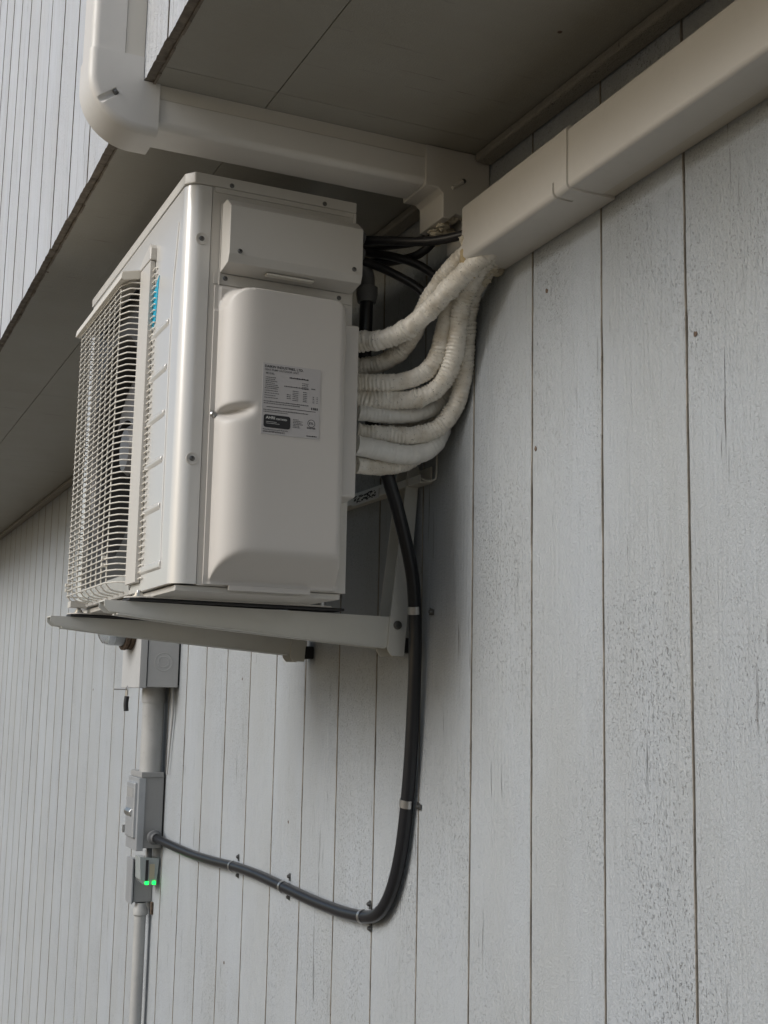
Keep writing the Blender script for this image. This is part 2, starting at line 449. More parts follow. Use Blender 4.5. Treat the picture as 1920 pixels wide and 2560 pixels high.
for k in range(-14, 46):
    yc = Y0 + PITCH*(k + 0.5)
    o = bpy.data.objects.new('siding_board', lows[random.randrange(5)]); link(o); o.parent = low
    o.location = Vector((WX, yc, GZ)) - world_loc(house); o.rotation_euler.z = -random.uniform(0.005, 0.013)
upw = obj('upper_wall', B((EX+0.018, -3, HZ+0.004), (EX+0.2, 12, 3.4)), M['groove'], house)
ups = []
for s in range(4):
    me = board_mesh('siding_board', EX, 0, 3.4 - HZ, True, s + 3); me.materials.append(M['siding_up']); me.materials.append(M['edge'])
    for p in me.polygons:
        if p.normal.z < -0.5 or abs(p.normal.y) > 0.9: p.material_index = 1
    ups.append(me)
for k in range(-14, 46):
    yc = Y0 + PITCH*(k + 0.5)
    o = bpy.data.objects.new('siding_board', ups[random.randrange(4)]); link(o); o.parent = upw
    o.location = Vector((EX, yc, HZ)) - world_loc(house); o.rotation_euler.z = -random.uniform(0.004, 0.011)
sof = obj('soffit', B((EX+0.2, -3, HZ+0.013), (WX+0.2, 12, HZ+0.1)), M['groove'], house)
ys = [-3, -0.525, 1.905, 4.335, 6.765, 9.195, 12]
for a, b in zip(ys, ys[1:]):
    for x0, x1 in ((EX+0.0175, 0.6493), (0.6507, WX)):
        obj('soffit_panel', B((x0, a+0.0007, HZ), (x1, b-0.0007, HZ+0.012), 0.0007, 1), M['soffit'], sof)
# ragged weathered lip where the upper siding ends over the soffit
bm = bmesh.new()
for i in range(260):
    y = -1 + i*0.045
    d = random.uniform(0.001, 0.0045)
    box(bm, (EX + 0.0155, y, HZ - d), (EX + 0.0185 + random.random()*0.002, y + 0.045, HZ + 0.003))
obj('soffit_edge', bm, M['edge'], house, kind='stuff', smooth=0)
for x, y in ((0.456, 3.028), (0.973, 1.524), (0.973, 0.93), (0.80, 2.30), (0.52, 1.10)):
    bm = bmesh.new(); lathe(bm, (x, y, HZ+0.0003), (0, 0, -1), [(0, 0.0042), (0.0008, 0.0036), (0.0012, 0)], 10); obj('nail', bm, M['rust'], sof)
for y, z in ((1.765, 0.70), (1.80, 0.43), (1.83, 0.118), (1.372, 0.52), (2.95, -0.30), (3.35, 0.05), (3.42, -0.72), (1.61, -0.41), (5.35, 0.02), (5.6, -0.03)):
    bm = bmesh.new(); lathe(bm, (WX+0.0004, y, z), (-1, 0, 0), [(0, 0.0045), (0.0008, 0.004), (0.001, 0)], 9)
    for v in bm.verts: v.co.z += 0.004*noise.noise(v.co*300); v.co.y += 0.002*noise.noise(v.co*400)
    obj('nail', bm, M['rust'], low)
tr = obj('corner_trim', B((1.0625, -3, HZ-0.019), (WX-0.0005, 1.961, HZ-0.0005), 0.006, 3), M['trim'], house)
obj('corner_trim', B((1.0625, 2.067, HZ-0.019), (WX-0.0005, 12, HZ-0.0005), 0.006, 3), M['trim'], house)

# ------------------------------------------------------------------ line duct on the soffit and up the overhang
duct = thing('line_duct', 'ivory line duct crossing the dark soffit and turning up over the upper siding', 'duct', (0.7, 2.012, HZ))
DY0, DY1 = 1.968, 2.060
def rounded(e_pts_fn):
    return e_pts_fn
def long_edges(axis, lo):
    i = 'xyz'.index(axis)
    def f(e):
        a, b = e.verts[0].co, e.verts[1].co
        return abs((a-b)[i]) > 0.02 and (a[i] != b[i]) and lo((a+b)/2) and abs((a-b).length - abs((a-b)[i])) < 1e-6
    return f
# soffit run: base tray + snap cover
obj('duct_base', B((0.45, DY0+0.0012, 0.9965), (0.97, DY1-0.0012, HZ-0.0005)), M['duct2'], duct)
bm = bmesh.new(); box(bm, (0.45, DY0, 0.945), (0.97, DY1, 0.9955))
es = [e for e in bm.edges if abs(e.verts[0].co.x - e.verts[1].co.x) > 0.1 and e.verts[0].co.z < 0.95]
BEV(bm, geom=es, offset=0.013, segments=5, affect='EDGES'); obj('duct_cover', bm, M['duct'], duct)
# vertical run on the upper wall
obj('duct_base', B((0.4015, DY0+0.0012, 1.05), (EX-0.0005, DY1-0.0012, 3.3)), M['duct2'], duct)
bm = bmesh.new(); box(bm, (0.345, DY0, 1.05), (0.4005, DY1, 3.3))
es = [e for e in bm.edges if abs(e.verts[0].co.z - e.verts[1].co.z) > 0.1 and e.verts[0].co.x < 0.35]
BEV(bm, geom=es, offset=0.013, segments=5, affect='EDGES'); obj('duct_cover', bm, M['duct'], duct)
# outer corner elbow, fanned round the edge of the overhang
fr = [(EX, 1.063, -1, 0), (EX, HZ+0.001, -1, 0)]
for i in range(1, 18):
    a = math.pi + (math.pi/2)*i/18
    fr.append((EX, HZ, math.cos(a), math.sin(a)))
fr += [(EX+0.001, HZ, 0, -1), (0.462, HZ, 0, -1)]
bm = sweep(bmesh.new(), duct_sec(0.0915, DY0-0.003, DY1+0.003, 0.014), fr)
elbow = obj('outer_elbow', bm, M['duct'], duct)
cb = bmesh.new(); c0 = Vector((0.358, DY0-0.0045, 0.9685)); c1 = Vector((0.391, DY0-0.0045, 0.9935))
cyl(cb, c0, c1, 0.0062, 0.0062, 20)
bmesh.ops.recalc_face_normals(cb, faces=cb.faces)
bmesh.ops.translate(cb, verts=cb.verts, vec=Vector((0, 0, 0)))
cut(elbow, cb)
bm = bmesh.new(); cyl(bm, (0.385, DY0-0.0015, 0.989), (0.3895, DY0-0.0015, 0.9924), 0.0042, 0.0042, 12)
obj('screw', bm, M['screw'], elbow)
# inner elbow down the wall
pts = [(0.9635, HZ-0.001), (0.9635, 0.941), (0.990, 0.941), (0.9995, 0.932), (1.000, 0.905), (1.000, 0.886),
       (1.014, 0.884), (1.028, 0.897), (1.040, 0.893), (1.052, 0.905), (1.060, 0.896), (1.075, 0.90), (1.0985, 0.898), (1.0985, HZ-0.001)]
bm = bmesh.new(); prism(bm, pts, 'y', DY0-0.003, DY1+0.003, 0.0015, 1); inner = obj('inner_elbow', bm, M['duct'], duct)
bm = bmesh.new(); cyl(bm, (1.018, DY0-0.0035, 0.945), (1.0395, DY0-0.0035, 0.962), 0.0035, 0.0048, 12); obj('screw_slot', bm, M['duct'], inner)
bm = bmesh.new(); screw_bm(bm, (1.043, DY0-0.003, 0.964), (0, -1, 0), 0.0048, 0.003); obj('screw', bm, M['screw'], inner)
bm = bmesh.new(); box(bm, (1.052, 1.972, 0.845), (1.0985, 2.05, 0.899), 0.003); obj('duct_stub', bm, M['duct'], duct)
bm = bmesh.new()
for i, (x, y, z, r) in enumerate(((1.03, 1.985, 0.894, 0.010), (1.045, 1.98, 0.900, 0.009), (1.058, 1.982, 0.898, 0.010), (1.018, 2.0, 0.884, 0.011), (1.012, 2.02, 0.876, 0.012), (1.022, 2.04, 0.868, 0.012), (1.04, 2.02, 0.88, 0.013))):
    blob(bm, (x, y, z), r, i, 0.6, (1.1, 1, 0.7))
obj('foam_seal', bm, M['foam2'], duct, label='lumpy yellowish foam at the broken mouth')

# ------------------------------------------------------------------ line duct along the lower wall
wd = thing('line_duct', 'thick ivory line duct running along the wall below the soffit toward the upper right', 'duct', (1.06, 1.0, 0.85))
wd['label'] = 'thick ivory line duct fixed along the lower wall, ending above the white pipes'
tilt = 0.0215
def shear(bm):
    for v in bm.verts: v.co.z += tilt*(1.95 - v.co.y)
    return bm
def wall_duct(name, y0, y1, x0, z0, z1, x1, m, rad=0.008):
    bm = bmesh.new(); box(bm, (x0, y0, z0), (x1, y1, z1))
    es = [e for e in bm.edges if abs(e.verts[0].co.y - e.verts[1].co.y) > 0.1 and e.verts[0].co.x < x0 + 1e-4]
    if rad: BEV(bm, geom=es, offset=rad, segments=6, affect='EDGES')
    return obj(name, shear(bm), m, wd)
wall_duct('duct_base', -1.0, 1.88, 1.0765, 0.7865, 0.8825, WX-0.0005, M['duct2'], 0)
wall_duct('duct_cover', -1.0, 1.88, 1.012, 0.785, 0.884, 1.0755, M['duct'])
bm = bmesh.new(); n = 18                               # coupler with a slightly broken far mouth
box(bm, (1.0085, 1.562, 0.7815), (WX-0.0008, 1.905, 0.8875))
es = [e for e in bm.edges if abs(e.verts[0].co.y - e.verts[1].co.y) > 0.1 and e.verts[0].co.x < 1.01]
BEV(bm, geom=es, offset=0.010, segments=5, affect='EDGES')
cp = obj('coupler', shear(bm), M['duct'], wd)
cb = bmesh.new(); prism(cb, [(1.0, 0.770), (1.044, 0.770), (1.044, 0.7835), (1.020, 0.7855), (1.0115, 0.793), (1.0105, 0.806), (1.0, 0.806)], 'y', 1.595, 1.6015)
shear(cb); bmesh.ops.recalc_face_normals(cb, faces=cb.faces); cut(cp, cb)
bm = bmesh.new()
for i, (x, y, z, r) in enumerate(((1.03, 1.905, 0.80, 0.013), (1.05, 1.91, 0.79, 0.015), (1.07, 1.915, 0.785, 0.015), (1.088, 1.92, 0.783, 0.012), (1.085, 1.95, 0.779, 0.010), (1.06, 1.93, 0.772, 0.012), (1.04, 1.93, 0.778, 0.012), (1.075, 1.94, 0.770, 0.012), (1.02, 1.9, 0.835, 0.009), (1.012, 1.905, 0.822, 0.008))):
    blob(bm, (x, y, z), r, i+9, 0.6)
obj('foam_seal', bm, M['foam2'], wd)
bm = bmesh.new()
tube(bm, [(1.016, 1.905, 0.803), (1.012, 1.905, 0.790), (1.016, 1.903, 0.776), (1.026, 1.903, 0.765), (1.036, 1.903, 0.756)], lambda s, a, T: 0.0065*(1.25 - 0.55*s/T) + 0.0012*math.sin(s*400), 0.002, 12)
obj('foam_drip', bm, M['foam'], wd, label='hardened amber foam drip')

# ------------------------------------------------------------------ outdoor unit
UY, UE, UF, UB = 2.067, 2.885, 0.545, 0.866
ZB, ZT = 0.187, 0.9245
unit = thing('outdoor_unit', 'ivory heat pump outdoor unit on wall brackets under the soffit', 'air conditioner', (0.70, 2.45, ZB-0.012))
# back/side/far shell
bm = bmesh.new(); prism(bm, [(0.5905, UY+0.001), (UB, UY+0.001), (UB, UE), (0.672, UE), (0.672, 2.337), (0.5905, 2.337)], 'z', ZB+0.001, 0.9025)
obj('side_panel', bm, M['casing'], unit)
# front panel wraps round the corner (arc), leaves a fan opening in front
def arc(cx, cy, r, a0, a1, n):
    return [(cx + r*math.cos(R(a0 + (a1-a0)*i/n)), cy + r*math.sin(R(a0 + (a1-a0)*i/n))) for i in range(n+1)]
pts = [(0.5893, UY)] + arc(UF+0.028, UY+0.028, 0.028, 270, 180, 7) + [(UF, 2.362), (UF+0.030, 2.362), (UF+0.030, UY+0.05), (0.5893, UY+0.03)]
bm = bmesh.new(); prism(bm, pts, 'z', 0.1895, 0.9025)
fp = obj('front_panel', bm, M['front'], unit)
box_f = bmesh.new(); box(box_f, (UF, 2.362, 0.836), (UF+0.03, UE, 0.9025)); obj('front_rail', box_f, M['front'], unit)
box_f = bmesh.new(); box(box_f, (UF, 2.362, 0.1895), (UF+0.03, UE, 0.232), 0.0015); obj('front_rail', box_f, M['front'], unit)
box_f = bmesh.new(); box(box_f, (UF, 2.845, 0.2322), (UF+0.03, UE, 0.8358)); obj('front_rail', box_f, M['front'], unit)
# embossed ridges on the strip of front panel beside the grille
for z in (0.676, 0.592, 0.5075, 0.423, 0.338):
    bm = bmesh.new(); prism(bm, [(UF+0.0005, z+0.004), (UF-0.0035, z-0.001), (UF-0.0035, z-0.005), (UF+0.0005, z-0.012)], 'y', 2.162, 2.283, 0.0012, 1)
    obj('embossed_rib', bm, M['front'], fp)
bm = bmesh.new(); prism(bm, [(UF+0.001, 0.236), (UF-0.004, 0.232), (UF-0.004, 0.222), (UF+0.001, 0.218)], 'y', 2.137, 2.283, 0.001, 1); obj('embossed_rib', bm, M['front'], fp)
bm = bmesh.new(); tube(bm, [(UF, 2.118, 0.845), (UF, 2.128, 0.79), (UF, 2.142, 0.70), (UF, 2.143, 0.45), (UF, 2.140, 0.26), (UF, 2.136, 0.236)], 0.0022, 0.02, 8); obj('panel_bead', bm, M['front'], fp)
for z in (0.803, 0.406):                            # dimpled screws on the corner
    bm = bmesh.new(); lathe(bm, (0.5735, UY+0.0005, z), (0, -1, 0), [(0, 0.0115), (0.0012, 0.011), (0.0012, 0.0085), (0.0002, 0.0065), (0.0002, 0)], 24)
    d = obj('screw_dimple', bm, M['casing'], fp)
    bm = bmesh.new(); screw_bm(bm, (0.5735, UY-0.0002, z), (0, -1, 0), 0.0048, 0.0022); obj('screw', bm, M['screw'], d)
for y in (2.366, 2.753):
    bm = bmesh.new(); lathe(bm, (UF+0.0004, y, 0.204), (-1, 0, 0), [(0, 0.007), (0.001, 0.0065), (0.001, 0.0035), (-0.002, 0.003), (-0.002, 0)], 14)
    obj('screw', bm, M['screw'], fp)
# top cap
pts = [(0.5445+0.012, UY-0.003), (UF-0.003, UY+0.016), (UF-0.003, UE+0.002), (UB+0.003, UE+0.002), (UB+0.003, UY-0.003)]
bm = bmesh.new(); prism(bm, pts, 'z', 0.9035, ZT, 0.0025, 2); cap = obj('top_cap', bm, M['casing'], unit)
obj('cap_flange', B((0.594, UY-0.0012, 0.894), (UB+0.001, UY+0.003, 0.9033), 0.0005), M['casing'], cap)
obj('cap_flange', B((0.862, UY-0.0025, 0.884), (UB+0.003, UY+0.03, 0.9033), 0.0015), M['casing'], cap)
for x in (0.624, 0.804):
    bm = bmesh.new(); screw_bm(bm, (x, UY-0.003, 0.910), (0, -1, 0)); obj('screw', bm, M['screw'], cap)
# terminal cover on the side
P = [(UY, 0.873), (UY-0.028, 0.873), (UY-0.054, 0.853), (UY-0.054, 0.765), (UY-0.047, 0.751), (UY-0.004, 0.745), (UY, 0.745)]
bm = bmesh.new(); prism(bm, P, 'x', 0.6085, 0.862, 0.0014, 2); tc = obj('terminal_cover', bm, M['casing'], unit)
obj('cover_handle_lip', B((0.685, UY-0.036, 0.7435), (0.775, UY-0.022, 0.7475), 0.0015), M['grille'], tc)
obj('cover_flange', B((0.6068, UY-0.004, 0.722), (0.6088, UY-0.0005, 0.875)), M['casing'], tc)
for x, z in ((0.628, 0.771), (0.845, 0.774)):
    bm = bmesh.new(); screw_bm(bm, (x, UY-0.054, z), (0, -1, 0)); obj('screw', bm, M['screw'], tc)
obj('mounting_strip', B((0.598, UY-0.0015, 0.724), (0.862, UY+0.0005, 0.7435)), M['casing'], unit)
for x, z in ((0.619, 0.736), (0.838, 0.734)):
    bm = bmesh.new(); screw_bm(bm, (x, UY-0.0015, z), (0, -1, 0)); obj('screw', bm, M['screw'], unit)
# moulded valve cover: height field p(x,z)
def ss(a, b, t):
    t = max(0.0, min(1.0, (t-a)/(b-a))); return t*t*(3-2*t)
def smin(vals, k=18.0):
    return -math.log(sum(math.exp(-k*v) for v in vals))/k
PD = 0.055
def hfield(x, z):
    t = max(0.0, min(1.0, (x-0.609)/0.078)); fl = math.sqrt(max(0, 1-(1-t)**2.2))
    t = max(0.0, min(1.0, (0.842-x)/0.022)); fr = math.sqrt(max(0, 1-(1-t)**2))
    fb = max(0, (z-0.196)/0.052)
    ft = max(0, (0.719-z)/0.010)
    # rounded upper corners in the outline
    def corner(cx, cz, r):
        dx, dz = (x-cx), (z-cz)
        if z > cz and ((cx < 0.7 and dx < 0) or (cx > 0.7 and dx > 0)):
            return max(0, (r - math.hypot(dx, dz))/0.012)
        return 9
    c1 = corner(0.655, 0.675, 0.045); c2 = corner(0.815, 0.694, 0.026)
    v = smin([min(fl, 1.2), min(fr, 1.2), min(fb, 1.5), min(ft, 1.5), min(c1, 1.5), min(c2, 1.5), 1.0], 16)
    v = max(0, min(1, v + 0.045))
    # scoop towards the retaining screw
    cz = 0.487 + 0.16*max(0, x-0.61) 
    sc = math.exp(-((z-cz)/0.0105)**2)*(1-ss(0.618, 0.672, x))
    if z > cz: sc = math.exp(-((z-cz)/0.006)**2)*(1-ss(0.618, 0.672, x))
    v -= 0.85*sc*v
    return PD*v
NX, NZ = 90, 190
bm = bmesh.new(); G = []
for j in range(NZ+1):
    z = 0.190 + (0.7215-0.190)*j/NZ; row = []
    for i in range(NX+1):
        x = 0.600 + (0.849-0.600)*i/NX
        row.append(bm.verts.new((x, UY - 0.0035 - hfield(x, z), z)))
    G.append(row)
for j in range(NZ):
    for i in range(NX): bm.faces.new([G[j][i], G[j][i+1], G[j+1][i+1], G[j+1][i]])
be = [e for e in bm.edges if e.is_boundary]
r = bmesh.ops.extrude_edge_only(bm, edges=be)
for v in r['geom']:
    if isinstance(v, bmesh.types.BMVert): v.co.y = UY + 0.0005
vc = obj('valve_cover', bm, M['cover'], unit, smooth=50)
bm = bmesh.new(); box(bm, (0.828, UY-0.046, 0.351), (0.862, UY+0.012, 0.672), 0.004, 3)
for v in bm.verts:                                  # lower front corner tapers back
    if v.co.z < 0.36 and v.co.y < UY-0.03: v.co.z += 0.004
obj('cover_ear', bm, M['cover'], vc)
bm = bmesh.new(); lathe(bm, (0.6065, UY-0.0035, 0.487), (0, -1, 0), [(0, 0.0065), (0.002, 0.0062), (0.0045, 0.004), (0.005, 0)], 16); obj('screw', bm, M['steel'], vc)
obj('cover_tab', B((0.645, UY-0.010, 0.181), (0.795, UY-0.002, 0.1905), 0.001), M['cover'], vc)
# label
LY = UY - 0.0035 - PD*1.0 - 0.0022
lx0, lx1, lz0, lz1 = 0.6765, 0.784, 0.4505, 0.5765
print('label plane', LY, 'cover plateau', UY-0.0035-hfield(0.73, 0.5))
LY = UY - 0.0035 - hfield(0.73, 0.5) - 0.0006
bm = bmesh.new(); box(bm, (lx0, LY, lz0), (lx1, LY+0.0008, lz1)); lab = obj('rating_label', bm, M['label'], vc, label='silver rating label with black print')
TY = LY - 0.0003
LX = lambda f: lx0 + (lx1-lx0)*f
LZ = lambda f: lz1 - (lz1-lz0)*f
ink = bmesh.new(); ink2 = bmesh.new(); wht = bmesh.new(); blk = bmesh.new()
def T(bmx, s, fx, fz, size, y=TY, align='LEFT', sq=1.0): text_bm(bmx, s, size, (LX(fx), y, LZ(fz)), (1, 0, 0), (0, 0, 1), align, sq)
T(ink, 'DAIKIN INDUSTRIES, LTD.', 0.03, 0.062, 0.0062, sq=1.0)
T(ink2, 'HEAT PUMP OUTDOOR UNIT', 0.03, 0.105, 0.0050, sq=0.95)
T(ink2, 'MODEL', 0.05, 0.155, 0.0048)
def bar(bmx, fx0, fx1, fz, h, y=TY):
    vs = [bmx.verts.new(p) for p in ((LX(fx0), y, LZ(fz)), (LX(fx1), y, LZ(fz)), (LX(fx1), y, LZ(fz)+h), (LX(fx0), y, LZ(fz)+h))]
    bmx.faces.new(vs)
rg = random.Random(3)
def greek(bmx, fx0, fx1, fz, h=0.0016):
    x = fx0
    while x < fx1:
        wd_ = rg.uniform(0.012, 0.03); bar(bmx, x, min(fx1, x+wd_), fz, h*rg.uniform(0.7, 1)); x += wd_ + 0.006
greek(ink, 0.46, 0.79, 0.180, 0.0026)
for i in range(6): greek(ink2, 0.05, rg.uniform(0.2, 0.28), 0.205 + i*0.026)
for i in range(4): greek(ink2, 0.68, 0.79, 0.235 + i*0.026)
greek(ink2, 0.37, 0.80, 0.305, 0.002); greek(ink2, 0.84, 0.92, 0.300, 0.002)
for i in range(5): greek(ink2, 0.04, rg.uniform(0.15, 0.3), 0.36 + i*0.033)
for i in range(6):
    greek(ink2, 0.52, 0.62, 0.36 + i*0.026); greek(ink2, 0.70, 0.77, 0.36 + i*0.026)
    if i > 1: greek(ink2, 0.87, 0.90, 0.36 + i*0.026); greek(ink2, 0.94, 0.965, 0.36 + i*0.026)
for i in range(3): greek(ink2, 0.42, 0.49, 0.42 + i*0.026)
greek(ink2, 0.03, 0.80, 0.545, 0.002); greek(ink2, 0.03, 0.65, 0.572, 0.0018)
for i, x in enumerate((0.85, 0.88, 0.905, 0.925, 0.95)): bar(ink, x, x+0.014, 0.590, 0.0042)
bar(ink, 0.08, 0.93, 0.618, 0.0009)
greek(ink2, 0.03, 0.80, 0.665, 0.002); greek(ink2, 0.03, 0.45, 0.692, 0.0018)
# certification plate
pl = bmesh.new(); box(pl, (LX(0.04), TY-0.0003, LZ(0.905)), (LX(0.495), TY+0.0002, LZ(0.725)))
es = [e for e in pl.edges if abs(e.verts[0].co.y - e.verts[1].co.y) > 1e-5]
BEV(pl, geom=es, offset=0.0042, segments=5, affect='EDGES'); obj('certified_mark', pl, M['ink'], lab)
T(wht, 'AHRI', 0.075, 0.785, 0.0068, TY-0.0006, sq=1.1); T(wht, 'CERTIFIED', 0.245, 0.79, 0.0040, TY-0.0006, sq=1.1)
for i in range(2): bar(wht, 0.08, 0.26+0.05*i, 0.828+0.022*i, 0.0006, TY-0.0006)
T(ink, 'ETL', 0.86, 0.80, 0.0056, align='CENTER'); T(ink, 'Intertek', 0.86, 0.862, 0.0052, align='CENTER', sq=0.95)
for i in range(40):
    a0 = 2*math.pi*i/40; a1 = 2*math.pi*(i+1)/40; cx, cz = LX(0.86), LZ(0.785)
    ink.faces.new([ink.verts.new((cx+r_*math.cos(a), TY, cz+r_*math.sin(a))) for r_, a in ((0.0062, a0), (0.0070, a0), (0.0070, a1), (0.0062, a1))])
for i in range(6): greek(ink2, 0.54, rg.uniform(0.62, 0.72), 0.76 + i*0.022)
greek(ink2, 0.03, 0.46, 0.94, 0.0018); T(ink, 'www.ahridirectory.org', 0.03, 0.972, 0.0046, sq=0.95); greek(ink, 0.78, 0.96, 0.972, 0.002)
obj('lettering', ink, M['ink'], lab, smooth=0); obj('fine_print', ink2, M['ink2'], lab, smooth=0); obj('white_lettering', wht, M['white'], lab, smooth=0)
# blue emblem on the front strip
bm = bmesh.new(); prism(bm, [(2.247, 0.786), (2.262, 0.700), (2.2825, 0.690), (2.2825, 0.765)], 'x', UF-0.0012, UF+0.0003); obj('blue_emblem', bm, M['cyan'], fp, label='bright blue emblem')

# grille
G0, G1 = 2.300, 2.815
gr = obj('grille_post', B((0.5345, 2.283, 0.206), (0.5445, 2.3615, 0.826), 0.0015), M['casing'], unit)
bm = bmesh.new(); prism(bm, [(2.279, 0.8265), (2.279, 0.850), (2.288, 0.860), (2.345, 0.844), (2.3615, 0.836), (2.3615, 0.8265)], 'x', 0.5330, 0.5455, 0.0012, 1); obj('post_head', bm, M['casing'], gr)
bm = bmesh.new(); prism(bm, [(0.4965, 0.808), (0.4985, 0.823), (0.5455, 0.834), (0.5455, 0.815), (0.503, 0.806)], 'y', 2.363, G1+0.008, 0.0015, 2); obj('grille_top_bar', bm, M['grille'], unit)
obj('grille_foot', B((0.512, G1-0.035, 0.188), (0.545, G1, 0.202), 0.001), M['casing'], unit)
NW = 51
wbm = bmesh.new()
zc = 0.0
cx = 0.505
pth = [Vector(p) for p in ((0.5447, 2.262, 0), (0.5415, 2.268, 0.0018), (0.5405, 2.283, 0), (0.5405, 2.362, 0), (0.521, 2.367, 0), (0.517, 2.370, 0), (0.5065, 2.400, 0), (0.5055, 2.406, 0), (0.5055, 2.60, 0), (0.5055, 2.795, 0), (0.509, G1-0.006, 0), (0.520, G1, 0), (0.546, G1, 0))]
tube(wbm, pth, 0.00145, raw=True, n=8)
wme = bpy.data.meshes.new('grille_wire'); bmesh.ops.recalc_face_normals(wbm, faces=wbm.faces); wbm.to_mesh(wme); wbm.free(); wme.materials.append(M['grille']); wme.shade_smooth()
for i in range(NW):
    z = 0.212 + i*0.01185
    if z > 0.806: break
    o = bpy.data.objects.new('grille_wire', wme); link(o); o.parent = unit; o.location = Vector((0, 0, z)) - world_loc(unit)
vbm = bmesh.new(); tube(vbm, [Vector(p) for p in ((0.5455, 0, 0.196), (0.528, 0, 0.198), (0.518, 0, 0.201), (0.5105, 0, 0.209), (0.509, 0, 0.222), (0.509, 0, 0.806))], 0.0016, raw=True, n=8)
vme = bpy.data.meshes.new('grille_upright'); bmesh.ops.recalc_face_normals(vbm, faces=vbm.faces); vbm.to_mesh(vme); vbm.free(); vme.materials.append(M['grille']); vme.shade_smooth()
for i in range(9):
    o = bpy.data.objects.new('grille_upright', vme); link(o); o.parent = unit; o.location = Vector((0, 2.412 + i*0.049, 0)) - world_loc(unit)
for y, z in ((2.42, 0.248), (2.42, 0.262), (2.79, 0.236), (2.79, 0.225)):
    bm = bmesh.new(); box(bm, (0.500, y-0.004, z-0.004), (0.512, y+0.004, z+0.004), 0.001); obj('wire_clip', bm, M['grille'], unit)
# fan behind the grille: ring, cavity, blades
cav = bmesh.new()
fc = Vector((0.60, 2.603, 0.515))
lathe(cav, (0.553, 2.603, 0.515), (1, 0, 0), [(0.0, 0.242), (0.010, 0.230), (0.030, 0.224), (0.118, 0.224)], 64)
obj('fan_ring', cav, M['fanring'], unit)
bm = bmesh.new(); cyl(bm, (0.6685, 2.603, 0.515), (0.6712, 2.603, 0.515), 0.2235, n=64); obj('coil_back', bm, M['dark'], unit)
# face plate round the ring so the cavity only shows through the ring
bm = bmesh.new(); ring_o = []; ring_i = []
for i in range(64):
    a = 2*math.pi*i/64; d = Vector((0, math.cos(a), math.sin(a)))
    k = 1/max(abs(d.y)/0.2428, abs(d.z)/0.302)
    ring_i.append(bm.verts.new(Vector((0.553, 2.603, 0.515)) + d*0.2415)); ring_o.append(bm.verts.new(Vector((0.5525, 2.603, 0.533)) + d*k))
for i in range(64):
    bm.faces.new([ring_i[i], ring_i[(i+1) % 64], ring_o[(i+1) % 64], ring_o[i]])
obj('fan_shroud', bm, M['fanring'], unit, smooth=0)
fan = obj('fan', lathe(bmesh.new(), (0.615, 2.603, 0.515), (-1, 0, 0), [(-0.05, 0.055), (0.03, 0.055), (0.042, 0.045), (0.045, 0)], 32), M['fan'], unit)
for k in range(3):
    bm = bmesh.new(); rows = []
    for j in range(12):
        r_ = 0.05 + 0.168*j/11; row = []
        for i in range(12):
            a = R(120*k + 90) + R(-38 + 76*i/11)*(0.75 + 0.35*j/11) - 0.5*j/11
            row.append(bm.verts.new((0.600 + 0.055*(i/11) - 0.012*math.sin(math.pi*i/11), 2.603 + r_*math.cos(a), 0.515 + r_*math.sin(a))))
        rows.append(row)
    for j in range(11):
        for i in range(11): bm.faces.new([rows[j][i], rows[j][i+1], rows[j+1][i+1], rows[j+1][i]])
    obj('fan_blade', bm, M['fan'], fan, smooth=60)
# base pan and feet
bm = bmesh.new(); box(bm, (0.556, UY+0.010, ZB-0.010), (UB-0.006, UE-0.008, ZB+0.0005), 0.002); obj('base_pan', bm, M['casing'], unit)
for y in (2.262, 2.815):
    bm = bmesh.new(); prism(bm, [(0.545, 0.1745), (0.545, 0.1765), (0.60, 0.1775), (0.625, 0.1765), (0.80, 0.1765), (0.855, 0.1775), (0.905, 0.1765), (0.905, 0.1745)], 'y', y-0.035, y+0.035)
    f = obj('foot', bm, M['casing'], unit)
    bm = bmesh.new(); lathe(bm, (0.545, y, 0.1745), (0, 0, 1), [(0, 0.033), (0.0022, 0.033), (0.0022, 0.0)], 24); obj('foot_ear', bm, M['casing'], f)
    for x in (0.535, 0.893):
        bm = bmesh.new(); lathe(bm, (x, y-0.012, 0.177), (0, 0, 1), [(0, 0.011), (0.002, 0.011), (0.002, 0.008), (0.007, 0.008), (0.007, 0.0045), (0.012, 0.004), (0.012, 0)], 12); obj('foot_bolt', bm, M['steel'], f)
bm = bmesh.new(); box(bm, (0.66, 2.22, 0.1700), (0.86, 2.30, 0.1735)); 
bm.free()

